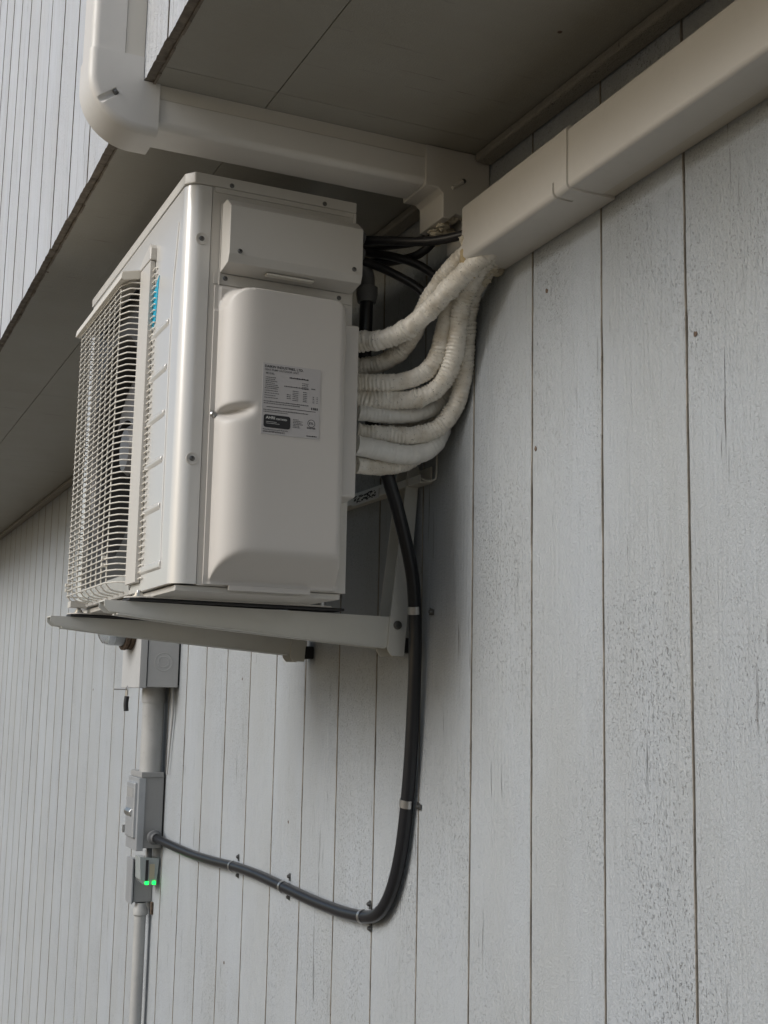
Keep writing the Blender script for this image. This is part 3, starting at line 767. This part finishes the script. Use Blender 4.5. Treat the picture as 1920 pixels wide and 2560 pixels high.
# ------------------------------------------------------------------ wall brackets
def wall_bracket(y, label):
    t = thing('wall_bracket', label, 'bracket', (WX, y+0.02, 0.086), 'brackets holding up the outdoor unit')
    pf = [(0.4745, 0.1688), (1.050, 0.1635), (1.050, 0.1025), (0.637, 0.1335), (0.4835, 0.1485), (0.4745, 0.157)]
    a = bmesh.new()
    prism(a, pf, 'y', y, y+0.0028)
    prism(a, pf, 'y', y+0.0452, y+0.048)
    pt = [(0.4747, 0.1665), (0.4747, 0.1690), (1.048, 0.1638), (1.048, 0.1612)]
    prism(a, pt, 'y', y+0.0029, y+0.0451)
    pb = [(0.500, 0.1462), (0.637, 0.1330), (1.030, 0.1035), (1.030, 0.1012), (0.637, 0.1307), (0.500, 0.1437)]
    prism(a, pb, 'y', y-0.0004, y+0.014); prism(a, pb, 'y', y+0.0342, y+0.0484)
    arm = obj('arm', a, M['bracket'], t, smooth=25)
    p = bmesh.new()
    fl = [(1.0385, 0.0920), (1.0345, 0.0985), (1.0375, 0.150), (1.0735, 0.468), (1.0745, 0.620), (1.088, 0.620), (1.0885, 0.478), (1.0985, 0.466), (1.0705, 0.0865), (1.0440, 0.0865)]
    prism(p, fl, 'y', y-0.0032, y-0.0004)
    prism(p, fl, 'y', y+0.0490, y+0.0518)
    pw = [(1.0676, 0.088), (1.0702, 0.088), (1.0978, 0.465), (1.0952, 0.465)]
    prism(p, pw, 'y', y-0.0003, y+0.0489)
    post = obj('post', p, M['bracket'], t, smooth=25)
    b = bmesh.new(); lathe(b, (1.055, y-0.003, 0.1475), (0, -1, 0), [(0, 0.0088), (0.003, 0.0086), (0.005, 0.006), (0.005, 0.0035), (0.0035, 0.003), (0.0035, 0.0)], 20); obj('bolt', b, M['screw'], post)
    obj('rubber_pad', B((1.0712, y+0.008, 0.094), (WX-0.0005, y+0.042, 0.124), 0.003), M['rubber'], t)
    return t
wall_bracket(2.25, 'nearer pale grey wall bracket, its tapering arm joined to a long post beside the conduit')
wall_bracket(2.80, 'farther pale grey wall bracket whose arm tip sticks out lower left beyond the unit')
for y, lb in ((2.262, 'black rubber strip between the unit foot and the nearer bracket arm'), (2.815, 'black rubber strip between the unit foot and the farther bracket arm')):
    bm = bmesh.new(); box(bm, (0.515, y-0.028, 0.1689), (0.936, y+0.028, 0.1742), 0.002)
    for v in bm.verts: v.co.z -= (v.co.x-0.515)*0.0 
    single('rubber_strip', bm, M['rubber'], lb, 'rubber strip', (0.72, y, 0.169), 'rubber strips under the unit feet')
rail = thing('mounting_rail', 'dark horizontal steel rail on the wall behind the white pipes', 'rail', (1.085, 2.6, 0.43))
bm = bmesh.new(); prism(bm, [(1.0992, 0.428), (1.0992, 0.462), (1.096, 0.462), (1.096, 0.431), (1.074, 0.431), (1.074, 0.444), (1.0715, 0.444), (1.0715, 0.428)], 'y', 2.19, 3.0, 0.0008, 1); obj('channel', bm, M['bracket'], rail)
bm = bmesh.new(); tube(bm, [(1.098, 2.170, 0.50), (1.098, 2.170, 0.443), (1.094, 2.172, 0.432), (1.082, 2.178, 0.430), (1.076, 2.192, 0.436)], 0.002, 0.004, 8); obj('hook', bm, M['bracket'], rail)
bm = bmesh.new(); box(bm, (1.0705, 2.385, 0.424), (1.0716, 2.53, 0.4455)); st = obj('sticker', bm, M['white'], rail, label='small white sticker with black print')
bm = bmesh.new(); rg2 = random.Random(5)
for i in range(70):
    y = rg2.uniform(2.40, 2.51); z = rg2.uniform(0.428, 0.443)
    box(bm, (1.0700, y, z), (1.0704, y+rg2.uniform(0.004, 0.012), z+rg2.uniform(0.001, 0.003)))
obj('print', bm, M['ink'], st, smooth=0)

# ------------------------------------------------------------------ insulated pipes
PIPES = {
'T1': [(0.893, 2.1, 0.6682), (0.9218, 2.0718, 0.6634), (0.9384, 2.0544, 0.6667), (0.9533, 2.0357, 0.6763), (0.9675, 2.0159, 0.6883), (0.9777, 2.0002, 0.6986), (0.9919, 1.9703, 0.722), (1.0032, 1.9435, 0.7432), (1.0145, 1.9203, 0.7598), (1.0300, 1.895, 0.7800), (1.048, 1.86, 0.80)],
'T2': [(0.9156, 2.15, 0.6327), (0.9393, 2.1295, 0.6325), (0.9582, 2.1121, 0.6371), (0.9794, 2.0895, 0.6502), (0.9927, 2.0637, 0.6752), (0.9900, 2.0317, 0.7122), (0.9914, 2.0068, 0.7399), (1.000, 1.9793, 0.7658), (1.0162, 1.9481, 0.7918), (1.040, 1.90, 0.825)],
'T3': [(0.8992, 2.11, 0.593), (0.9339, 2.0931, 0.5897), (0.9671, 2.077, 0.5902), (0.9914, 2.065, 0.5944), (1.0148, 2.0516, 0.609), (1.0272, 2.0401, 0.6289), (1.0314, 2.0291, 0.6508), (1.0298, 2.0154, 0.6787), (1.0290, 2.0035, 0.7028), (1.0290, 1.9912, 0.7275), (1.0338, 1.9742, 0.7605), (1.0499, 1.92, 0.81)],
'T4': [(0.9043, 2.12, 0.5641), (0.9546, 2.0933, 0.559), (0.9953, 2.0716, 0.5569), (1.0188, 2.0581, 0.5661), (1.0338, 2.0481, 0.5773), (1.047, 2.035, 0.5977), (1.0525, 2.0218, 0.6216), (1.0536, 2.01, 0.6436), (1.0492, 1.9928, 0.6756), (1.0437, 1.98, 0.699), (1.0389, 1.9676, 0.7213), (1.0384, 1.9552, 0.7437), (1.0464, 1.93, 0.7702), (1.056, 1.88, 0.80)],
'T5': [(0.905, 2.12, 0.5378), (0.9446, 2.1139, 0.5357), (0.9829, 2.108, 0.535), (1.0168, 2.1029, 0.5394), (1.0492, 2.0979, 0.5515), (1.0679, 2.0944, 0.5664), (1.080, 2.0904, 0.587), (1.082, 2.0678, 0.6097), (1.082, 2.0458, 0.6438), (1.082, 2.03, 0.70), (1.08, 2.0, 0.76)],
'T6': [(0.9103, 2.13, 0.4994), (0.9469, 2.1173, 0.4986), (0.9823, 2.105, 0.4947), (1.017, 2.093, 0.4946), (1.0428, 2.0838, 0.5027), (1.068, 2.0733, 0.5206), (1.079, 2.0613, 0.5463), (1.082, 2.0376, 0.5693), (1.082, 2.0273, 0.6043), (1.082, 2.0249, 0.6418), (1.0782, 2.015, 0.6821), (1.0731, 2.0025, 0.7167), (1.0701, 1.9901, 0.7508), (1.0704, 1.96, 0.7788), (1.075, 1.90, 0.80)],
'T7': [(0.894, 2.1, 0.4684), (0.9399, 2.1, 0.4655), (0.9807, 2.1, 0.4581), (1.011, 2.1, 0.4558), (1.0413, 2.1, 0.4681), (1.0607, 2.098, 0.4865), (1.0759, 2.10, 0.5093), (1.081, 2.105, 0.55)],
'T8': [(0.9019, 2.12, 0.4353), (0.9522, 2.1256, 0.4342), (0.9847, 2.1292, 0.4394), (1.0123, 2.1324, 0.452), (1.0447, 2.1362, 0.4692), (1.0723, 2.14, 0.4925), (1.082, 2.145, 0.55)],
'T9': [(0.96, 2.2, 0.519), (0.996, 2.2, 0.5194), (1.0241, 2.1856, 0.5222), (1.0517, 2.1706, 0.532), (1.0749, 2.1558, 0.5494), (1.081, 2.13, 0.5674), (1.081, 2.11, 0.63)],
}
def wrapped(seed, r, amp=1.0):
    ph = seed*2.3
    def f(s, a, T):
        k = noise.noise(Vector((s*45, seed*5.1, math.cos(a)*0.8)))
        ridge = abs(math.sin(s*430 + 0.9*math.sin(a*1 + ph) + 2.5*k))
        inner = 0.35 + 0.65*max(0.0, math.cos(a - ph*0.5 - s*2))
        n2 = noise.noise(Vector((math.cos(a)*1.4 + seed*7, math.sin(a)*1.4, s*70)))
        n3 = noise.noise(Vector((math.cos(a)*4 + seed*7, math.sin(a)*4, s*330)))
        saw = (s*38 + a/(2*math.pi) + seed*0.37) % 1.0
        return r*(1.03 + 0.03*n2) + 0.0011*saw + amp*(0.0036*ridge*(0.35 + 0.65*inner)*(0.7 + k) + 0.0007*n3 + 0.0006*n2)
    return f
PINFO = {
'T1': ('topmost white wrapped pipe with a ribbed bend, sweeping up into the wall duct', 0.0158, 1.3),
'T2': ('dusty beige wrapped pipe curving behind the topmost white pipe', 0.0150, 0.8),
'T3': ('white wrapped pipe third from the top, bending steeply upward', 0.0150, 0.7),
'T4': ('crinkled wrapped pipe nearest the camera where the bundle turns up, with a stitched seam', 0.0150, 1.2),
'T5': ('smooth white wrapped pipe in the middle of the bundle, just above the dark gap', 0.0152, 0.5),
'T6': ('outermost wrapped pipe of the bundle, making the widest curve against the wall', 0.0150, 1.1),
'T7': ('fat white taped pipe second from the bottom of the bundle', 0.0175, 0.3),
'T8': ('lowest beige wrapped pipe of the bundle above the black conduit', 0.0150, 0.6),
'T9': ('brownish wrapped pipe tucked behind the bundle in the gap', 0.0140, 0.5),
}
for i, (k, (lb, r, amp)) in enumerate(PINFO.items()):
    P = smooth_path(PIPES[k], 2)
    bm = bmesh.new(); tube(bm, P, wrapped(i+1, r, amp), 0.0016, 24)
    single('insulated_pipe', bm, M['tape'] if k in ('T7', 'T5') else M['wrap'], lb, 'pipe', PIPES[k][0], 'white insulated refrigerant pipes', smooth=80)

# ------------------------------------------------------------------ black cables
CAB = {
'C1': ([(0.885, 2.12, 0.874), (0.9048, 2.12, 0.8743), (0.9199, 2.0969, 0.8723), (0.9517, 2.0469, 0.8579), (0.9796, 2.0007, 0.8441), (0.9992, 1.9656, 0.842), (1.0228, 1.93, 0.8416), (1.05, 1.88, 0.845)], 0.0088, 'black cable running from the terminal cover straight into the wall duct'),
'C1b': ([(0.89, 2.17, 0.874), (0.93, 2.165, 0.882), (0.9648, 2.15, 0.885), (1.0053, 2.1067, 0.8835), (1.026, 2.0819, 0.886), (1.0386, 2.050, 0.893), (1.045, 2.03, 0.91), (1.05, 2.02, 0.94)], 0.0088, 'black cable rising into the broken elbow mouth'),
'C2': ([(0.885, 2.15, 0.872), (0.9221, 2.16, 0.868), (0.9404, 2.1426, 0.8626), (0.9709, 2.1148, 0.8541), (1.0093, 2.0776, 0.8341), (1.0304, 2.05, 0.8033), (1.045, 2.02, 0.77)], 0.0085, 'black cable drooping behind the uppermost cable'),
'C4': ([(0.885, 2.16, 0.846), (0.9228, 2.17, 0.848), (0.9354, 2.165, 0.8511), (0.9725, 2.135, 0.8472), (1.0179, 2.09, 0.8501), (1.0335, 2.06, 0.8758), (1.04, 2.045, 0.91)], 0.0085, 'black cable behind the others, crossing upward to the elbow mouth'),
'C3': ([(0.885, 2.13, 0.842), (0.9101, 2.13, 0.8389), (0.9301, 2.1176, 0.8319), (0.9628, 2.0952, 0.8102), (0.9983, 2.0707, 0.7869), (1.0225, 2.05, 0.7584), (1.04, 2.04, 0.72)], 0.0085, 'lowest black cable, sloping down behind the white pipes'),
}
for k, (P, r, lb) in CAB.items():
    bm = bmesh.new(); tube(bm, smooth_path(P, 1), r, 0.006, 16)
    single('power_cable', bm, M['black'], lb, 'cable', P[0], 'black cables behind the unit', smooth=80)
for i, (z, lb) in enumerate(((0.874, 'upper grey cable gland behind the terminal cover'), (0.842, 'lower grey cable gland behind the terminal cover'))):
    bm = bmesh.new(); lathe(bm, (0.868, 2.105, z), (1, 0, 0), [(0, 0.0155), (0.010, 0.0155), (0.012, 0.018), (0.024, 0.018), (0.027, 0.014), (0.034, 0.011)], 24)
    single('cable_gland', bm, M['fit'], lb, 'cable gland', (0.868, 2.105, z), 'grey cable glands')

# liquid-tight conduit, from the unit's gland down the wall to the disconnect
PC = [(0.9264, 2.14, 0.7657), (0.9257, 2.14, 0.7255), (0.9277, 2.15, 0.6461), (0.9379, 2.16, 0.5685), (0.9607, 2.16, 0.4926), (0.9833, 2.15, 0.4247), (1.0082, 2.1544, 0.3666), (1.0326, 2.1709, 0.308), (1.0515, 2.1832, 0.2635), (1.0613, 2.1915, 0.2334), (1.0696, 2.2018, 0.1954), (1.0739, 2.2079, 0.1724), (1.0770, 2.208, 0.1174), (1.0790, 2.2135, 0.0554), (1.080, 2.2201, -0.0064), (1.081, 2.2266, -0.068), (1.082, 2.2333, -0.1293), (1.083, 2.2471, -0.1916), (1.083, 2.2561, -0.2453), (1.083, 2.2687, -0.2921), (1.083, 2.2886, -0.3401), (1.083, 2.3163, -0.3858), (1.083, 2.3529, -0.4181), (1.083, 2.3892, -0.4339), (1.083, 2.4249, -0.4414), (1.083, 2.4857, -0.4472), (1.083, 2.5605, -0.4517), (1.083, 2.7259, -0.4555), (1.083, 2.9226, -0.4493), (1.083, 3.1188, -0.4449), (1.083, 3.3176, -0.4478), (1.083, 3.4996, -0.4605), (1.083, 3.7012, -0.4678), (1.080, 3.9227, -0.4639), (1.066, 4.10, -0.4555)]
PC = smooth_path(PC, 1)
lq = thing('electrical_conduit', 'black flexible conduit hanging from the unit, curving along the wall to the grey disconnect', 'conduit', (1.083, 2.39, -0.45))
bm = bmesh.new(); tube(bm, PC, 0.0132, 0.01, 18); obj('jacket', bm, M['conduit'], lq, smooth=80)
bm = bmesh.new(); lathe(bm, (0.9264, 2.14, 0.760), (0, 0, 1), [(0, 0.0135), (0, 0.018), (0.016, 0.021), (0.03, 0.021), (0.032, 0.017)], 20)
tube(bm, [(0.9264, 2.14, 0.79), (0.9264, 2.14, 0.81), (0.918, 2.14, 0.828), (0.90, 2.14, 0.835), (0.87, 2.13, 0.836)], 0.0145, 0.004, 16); obj('elbow_fitting', bm, M['fit'], lq, smooth=60)
d = (PC[-2] - PC[-1]).normalized()
bm = bmesh.new(); lathe(bm, PC[-1] - d*0.012, d, [(0, 0.021), (0.008, 0.021), (0.010, 0.0235), (0.024, 0.0235), (0.028, 0.017), (0.040, 0.0155)], 20); obj('end_fitting', bm, M['fit'], lq)
# straps
def nearest(y=None, z=None):
    best = min(range(1, len(PC)-1), key=lambda i: abs(PC[i].y - y) if y is not None else abs(PC[i].z - z))
    return PC[best], (PC[best+1]-PC[best-1]).normalized()
def interp(y=None, z=None):
    ax = 1 if y is not None else 2; v = y if y is not None else z
    rng = range(20, len(PC)-1) if y is not None else range(8, 22)
    for i in rng:
        a, b = PC[i], PC[i+1]
        if (a[ax]-v)*(b[ax]-v) <= 0:
            t = (v-a[ax])/(b[ax]-a[ax]); return a.lerp(b, t), (b-a).normalized()
def strap(p, t, w, two, label):
    th = thing('conduit_strap', label, 'pipe strap', p, 'steel straps holding the black conduit')
    nrm = Vector((-1, 0, 0)); s = t.cross(nrm).normalized(); nrm = s.cross(t).normalized()
    if nrm.x > 0: nrm = -nrm
    bm = bmesh.new(); r0, r1 = 0.0134, 0.0150; rings = []
    for i in range(19):
        a = R(-10 + 200*i/18); d = s*math.cos(a) + nrm*math.sin(a)
        rings.append([bm.verts.new(p + d*rr + t*k) for rr, k in ((r0, -w/2), (r1, -w/2), (r1, w/2), (r0, w/2))])
    for A, C in zip(rings, rings[1:]):
        for k in range(4): bm.faces.new([A[k], A[(k+1) % 4], C[(k+1) % 4], C[k]])
    bm.faces.new(rings[0]); bm.faces.new(rings[-1][::-1])
    obj('band', bm, M['steel'], th, smooth=40)
    sides = (-1, 1) if two else (-1 if s.y > 0 else 1,)
    for sg in sides:
        bm = bmesh.new(); L_ = 0.018
        a0 = p + s*sg*0.0135; wx = WX - 0.0012
        q0 = Vector((wx, a0.y, a0.z)); q1 = q0 + Vector((0, s.y, s.z)).normalized()*sg*L_
        tt = Vector((0, t.y, t.z)).normalized()*w/2
        for q in (0,):
            vs = [bm.verts.new(v + Vector((dx, 0, 0))) for dx in (0, -0.0015) for v in (q0-tt, q0+tt, q1+tt*0.7, q1-tt*0.7)]
            for f in ((0, 1, 2, 3), (7, 6, 5, 4), (0, 4, 5, 1), (1, 5, 6, 2), (2, 6, 7, 3), (3, 7, 4, 0)): bm.faces.new([vs[i] for i in f])
        tab = obj('tab', bm, M['screw'], th, smooth=0)
        c = q0.lerp(q1, 0.6)
        bm = bmesh.new(); lathe(bm, c + Vector((-0.001, 0, 0)), (-1, 0, 0), [(0, 0.0055), (0.003, 0.005), (0.0065, 0.003), (0.0065, 0)], 10); obj('screw', bm, M['screw'], tab)
for y, lb in ((3.32, 'steel strap on the black conduit nearest the grey disconnect box'), (2.925, 'steel strap midway along the sagging conduit run'), (2.445, 'steel strap just before the conduit bends upward')):
    p, t = interp(y=y); strap(p, t, 0.010, True, lb)
for z, lb in ((0.176, 'shiny steel strap on the upright conduit beside the bracket post'), (-0.198, 'shiny steel strap on the upright conduit halfway down the bare wall')):
    p, t = interp(z=z); strap(p, t, 0.015, False, lb)

# ------------------------------------------------------------------ electricity meter, disconnect, outlet box
mt = thing('meter_box', 'grey painted meter box fixed on the wall below the farther bracket arm', 'meter box', (1.04, 4.11, 0.025))
obj('enclosure', B((0.993, 3.997, 0.027), (WX-0.006, 4.24, 0.55), 0.002), M['meter'], mt)
obj('wall_gap_shade', B((WX-0.006, 4.004, 0.034), (WX-0.0005, 4.235, 0.545)), M['rubber'], mt)  # black filler standing in for the shade in the gap behind the box
bm = bmesh.new(); box(bm, (0.966, 3.994, 0.023), (0.990, 4.243, 0.554), 0.003); lid = obj('lid', bm, M['meter'], mt)
obj('lid_gap', B((0.9895, 4.0, 0.03), (0.9935, 4.237, 0.548)), M['rubber'], mt)
for r_ in (0.029, 0.0175):
    bm = bmesh.new(); lathe(bm, (1.044, 3.9975, 0.108), (0, -1, 0), [(0, r_+0.0018), (0.0014, r_+0.0008), (0.0014, r_-0.0008), (0, r_-0.0018)], 40); obj('knockout', bm, M['meter'], mt)
bm = bmesh.new(); lathe(bm, (0.966, 4.128, 0.236), (-1, 0, 0), [(0, 0.088), (0.014, 0.088), (0.016, 0.084), (0.020, 0.084), (0.020, 0.090), (0.030, 0.090), (0.030, 0.078)], 40); obj('meter_ring', bm, M['rust'], mt, label='rusty meter collar')
bm = bmesh.new(); lathe(bm, (0.938, 4.128, 0.236), (-1, 0, 0), [(0, 0.077), (0.045, 0.076), (0.066, 0.070), (0.076, 0.055), (0.078, 0)], 40); obj('glass_dome', bm, M['glass'], mt)
bm = bmesh.new(); lathe(bm, (0.938, 4.128, 0.236), (-1, 0, 0), [(0, 0.06), (0.03, 0.06), (0.03, 0)], 30); obj('meter_dial', bm, M['grey_lt'], mt)
pd = thing('padlock', 'small black padlock hanging from the corner of the meter box', 'padlock', (0.955, 4.105, -0.05))
bm = bmesh.new(); tube(bm, [(0.955, 4.098, 0.0), (0.955, 4.098, 0.02), (0.955, 4.105, 0.028), (0.955, 4.112, 0.02), (0.955, 4.112, -0.004)], 0.0022, 0.003, 8); obj('shackle', bm, M['steel'], pd)
bm = bmesh.new(); tube(bm, [(0.955, 4.105, -0.052), (0.953, 4.105, -0.03), (0.955, 4.105, -0.004)], 0.008, 0.005, 12); obj('lock_body', bm, M['rubber'], pd)
bm = bmesh.new(); cyl(bm, (0.955, 4.10, 0.018), (0.925, 4.16, 0.018), 0.0018, n=8); obj('pin', bm, M['screw'], pd)
single('large_conduit', lathe(bmesh.new(), (1.056, 4.150, -0.26), (0, 0, 1), [(0, 0.036), (0.235, 0.036), (0.235, 0.038), (0.238, 0.0395), (0.287, 0.0395)], 32), M['pvc'], 'fat painted conduit between the meter box and the grey disconnect', 'conduit', (1.056, 4.15, -0.26))
bm = bmesh.new(); tube(bm, [(1.088, 4.035, 0.028), (1.090, 4.03, -0.05), (1.091, 4.05, -0.15), (1.091, 4.07, -0.255)], lambda s, a, T: 0.0055 - 0.003*s/T, 0.01, 8)
single('ground_wire', bm, M['pvc'], 'thin painted ground wire beside the fat conduit under the meter box', 'wire', (1.09, 4.03, -0.25))

dc = thing('disconnect_box', 'grey metal disconnect switch box with the black conduit entering its side', 'switch box', (1.06, 4.19, -0.497))
obj('enclosure', B((1.0225, 4.117, -0.492), (WX-0.005, 4.262, -0.262), 0.002), M['grey'], dc)
obj('back_gap_shade', B((WX-0.005, 4.123, -0.487), (WX-0.0005, 4.256, -0.267)), M['rubber'], dc)  # black slab imitates the shadow between enclosure and wall
obj('hood', B((1.0185, 4.113, -0.2665), (WX-0.007, 4.266, -0.2485), 0.0025), M['grey'], dc)
cv = obj('front_cover', B((1.012, 4.1145, -0.500), (1.0345, 4.2645, -0.268), 0.002), M['grey_lt'], dc)
bm = bmesh.new(); box(bm, (1.002, 4.135, -0.462), (1.0123, 4.245, -0.283)); 
es = [e for e in bm.edges if e.verts[0].co.x < 1.003 or e.verts[1].co.x < 1.003]
BEV(bm, geom=es, offset=0.005, segments=3, affect='EDGES'); rp = obj('raised_panel', bm, M['grey_lt'], cv)
obj('warning_label', B((1.0013, 4.150, -0.332), (1.0022, 4.235, -0.302)), M['grey'], rp)
bm = bmesh.new(); prism(bm, [(1.0023, -0.368), (0.994, -0.378), (0.994, -0.386), (1.0023, -0.396)], 'y', 4.16, 4.235, 0.001, 1); obj('pull_handle', bm, M['steel'], rp)
obj('latch', B((1.0, 4.2645, -0.455), (1.012, 4.271, -0.430), 0.001), M['steel'], cv)

ob = thing('outlet_box', 'small grey weatherproof box with a bright front plate under the disconnect', 'junction box', (1.066, 4.25, -0.683))
obj('enclosure', B((1.0375, 4.223, -0.6775), (WX-0.001, 4.296, -0.541), 0.002), M['grey'], ob)
obj('front_plate', B((1.029, 4.2195, -0.683), (1.0345, 4.2995, -0.536), 0.001), M['grey_lt'], ob)
obj('gasket', B((1.0346, 4.224, -0.679), (1.0374, 4.295, -0.540)), M['rubber'], ob)
pg = thing('surge_device', 'small clear plastic device glowing green at its base beside the outlet box', 'plug-in device', (1.07, 4.15, -0.612))
bm = bmesh.new(); prism(bm, [(1.0285, -0.520), (1.0325, -0.590), (1.042, -0.606), (1.0865, -0.612), (1.0945, -0.526)], 'y', 4.125, 4.19, 0.002, 2); sh = obj('shell', bm, M['clear'], pg)
obj('beige_label', B((1.062, 4.1235, -0.590), (1.079, 4.1245, -0.543)), M['beige'], sh)
obj('dark_slot', B((1.049, 4.1235, -0.598), (1.058, 4.1245, -0.530)), M['rubber'], sh)
for x0 in (1.049, 1.073): obj('led', B((x0, 4.1215, -0.6075), (x0+0.011, 4.1245, -0.597), 0.001), M['led'], sh)
bm = bmesh.new(); tube(bm, [(1.065, 4.15, -0.525), (1.065, 4.15, -0.51), (1.067, 4.16, -0.49)], 0.009, 0.004, 12); obj('nipple', bm, M['fit'], pg)
lc = thing('thin_conduit', 'thin painted conduit running down out of frame below the outlet box', 'conduit', (1.066, 4.235, GZ))
bm = bmesh.new(); cyl(bm, (1.066, 4.235, GZ), (1.066, 4.235, -0.72), 0.0195, n=24); obj('pipe', bm, M['pvc'], lc)
bm = bmesh.new(); lathe(bm, (1.066, 4.235, -0.722), (0, 0, 1), [(0, 0.0205), (0.004, 0.0245), (0.02, 0.0245), (0.032, 0.019), (0.042, 0.018)], 24); obj('connector', bm, M['pvc'], lc)
bm = bmesh.new(); box(bm, (1.091, 4.195, -0.715), (WX-0.0006, 4.208, -0.675), 0.002); obj('rusty_strap', bm, M['rust'], lc, label='rusty strap behind the connector')
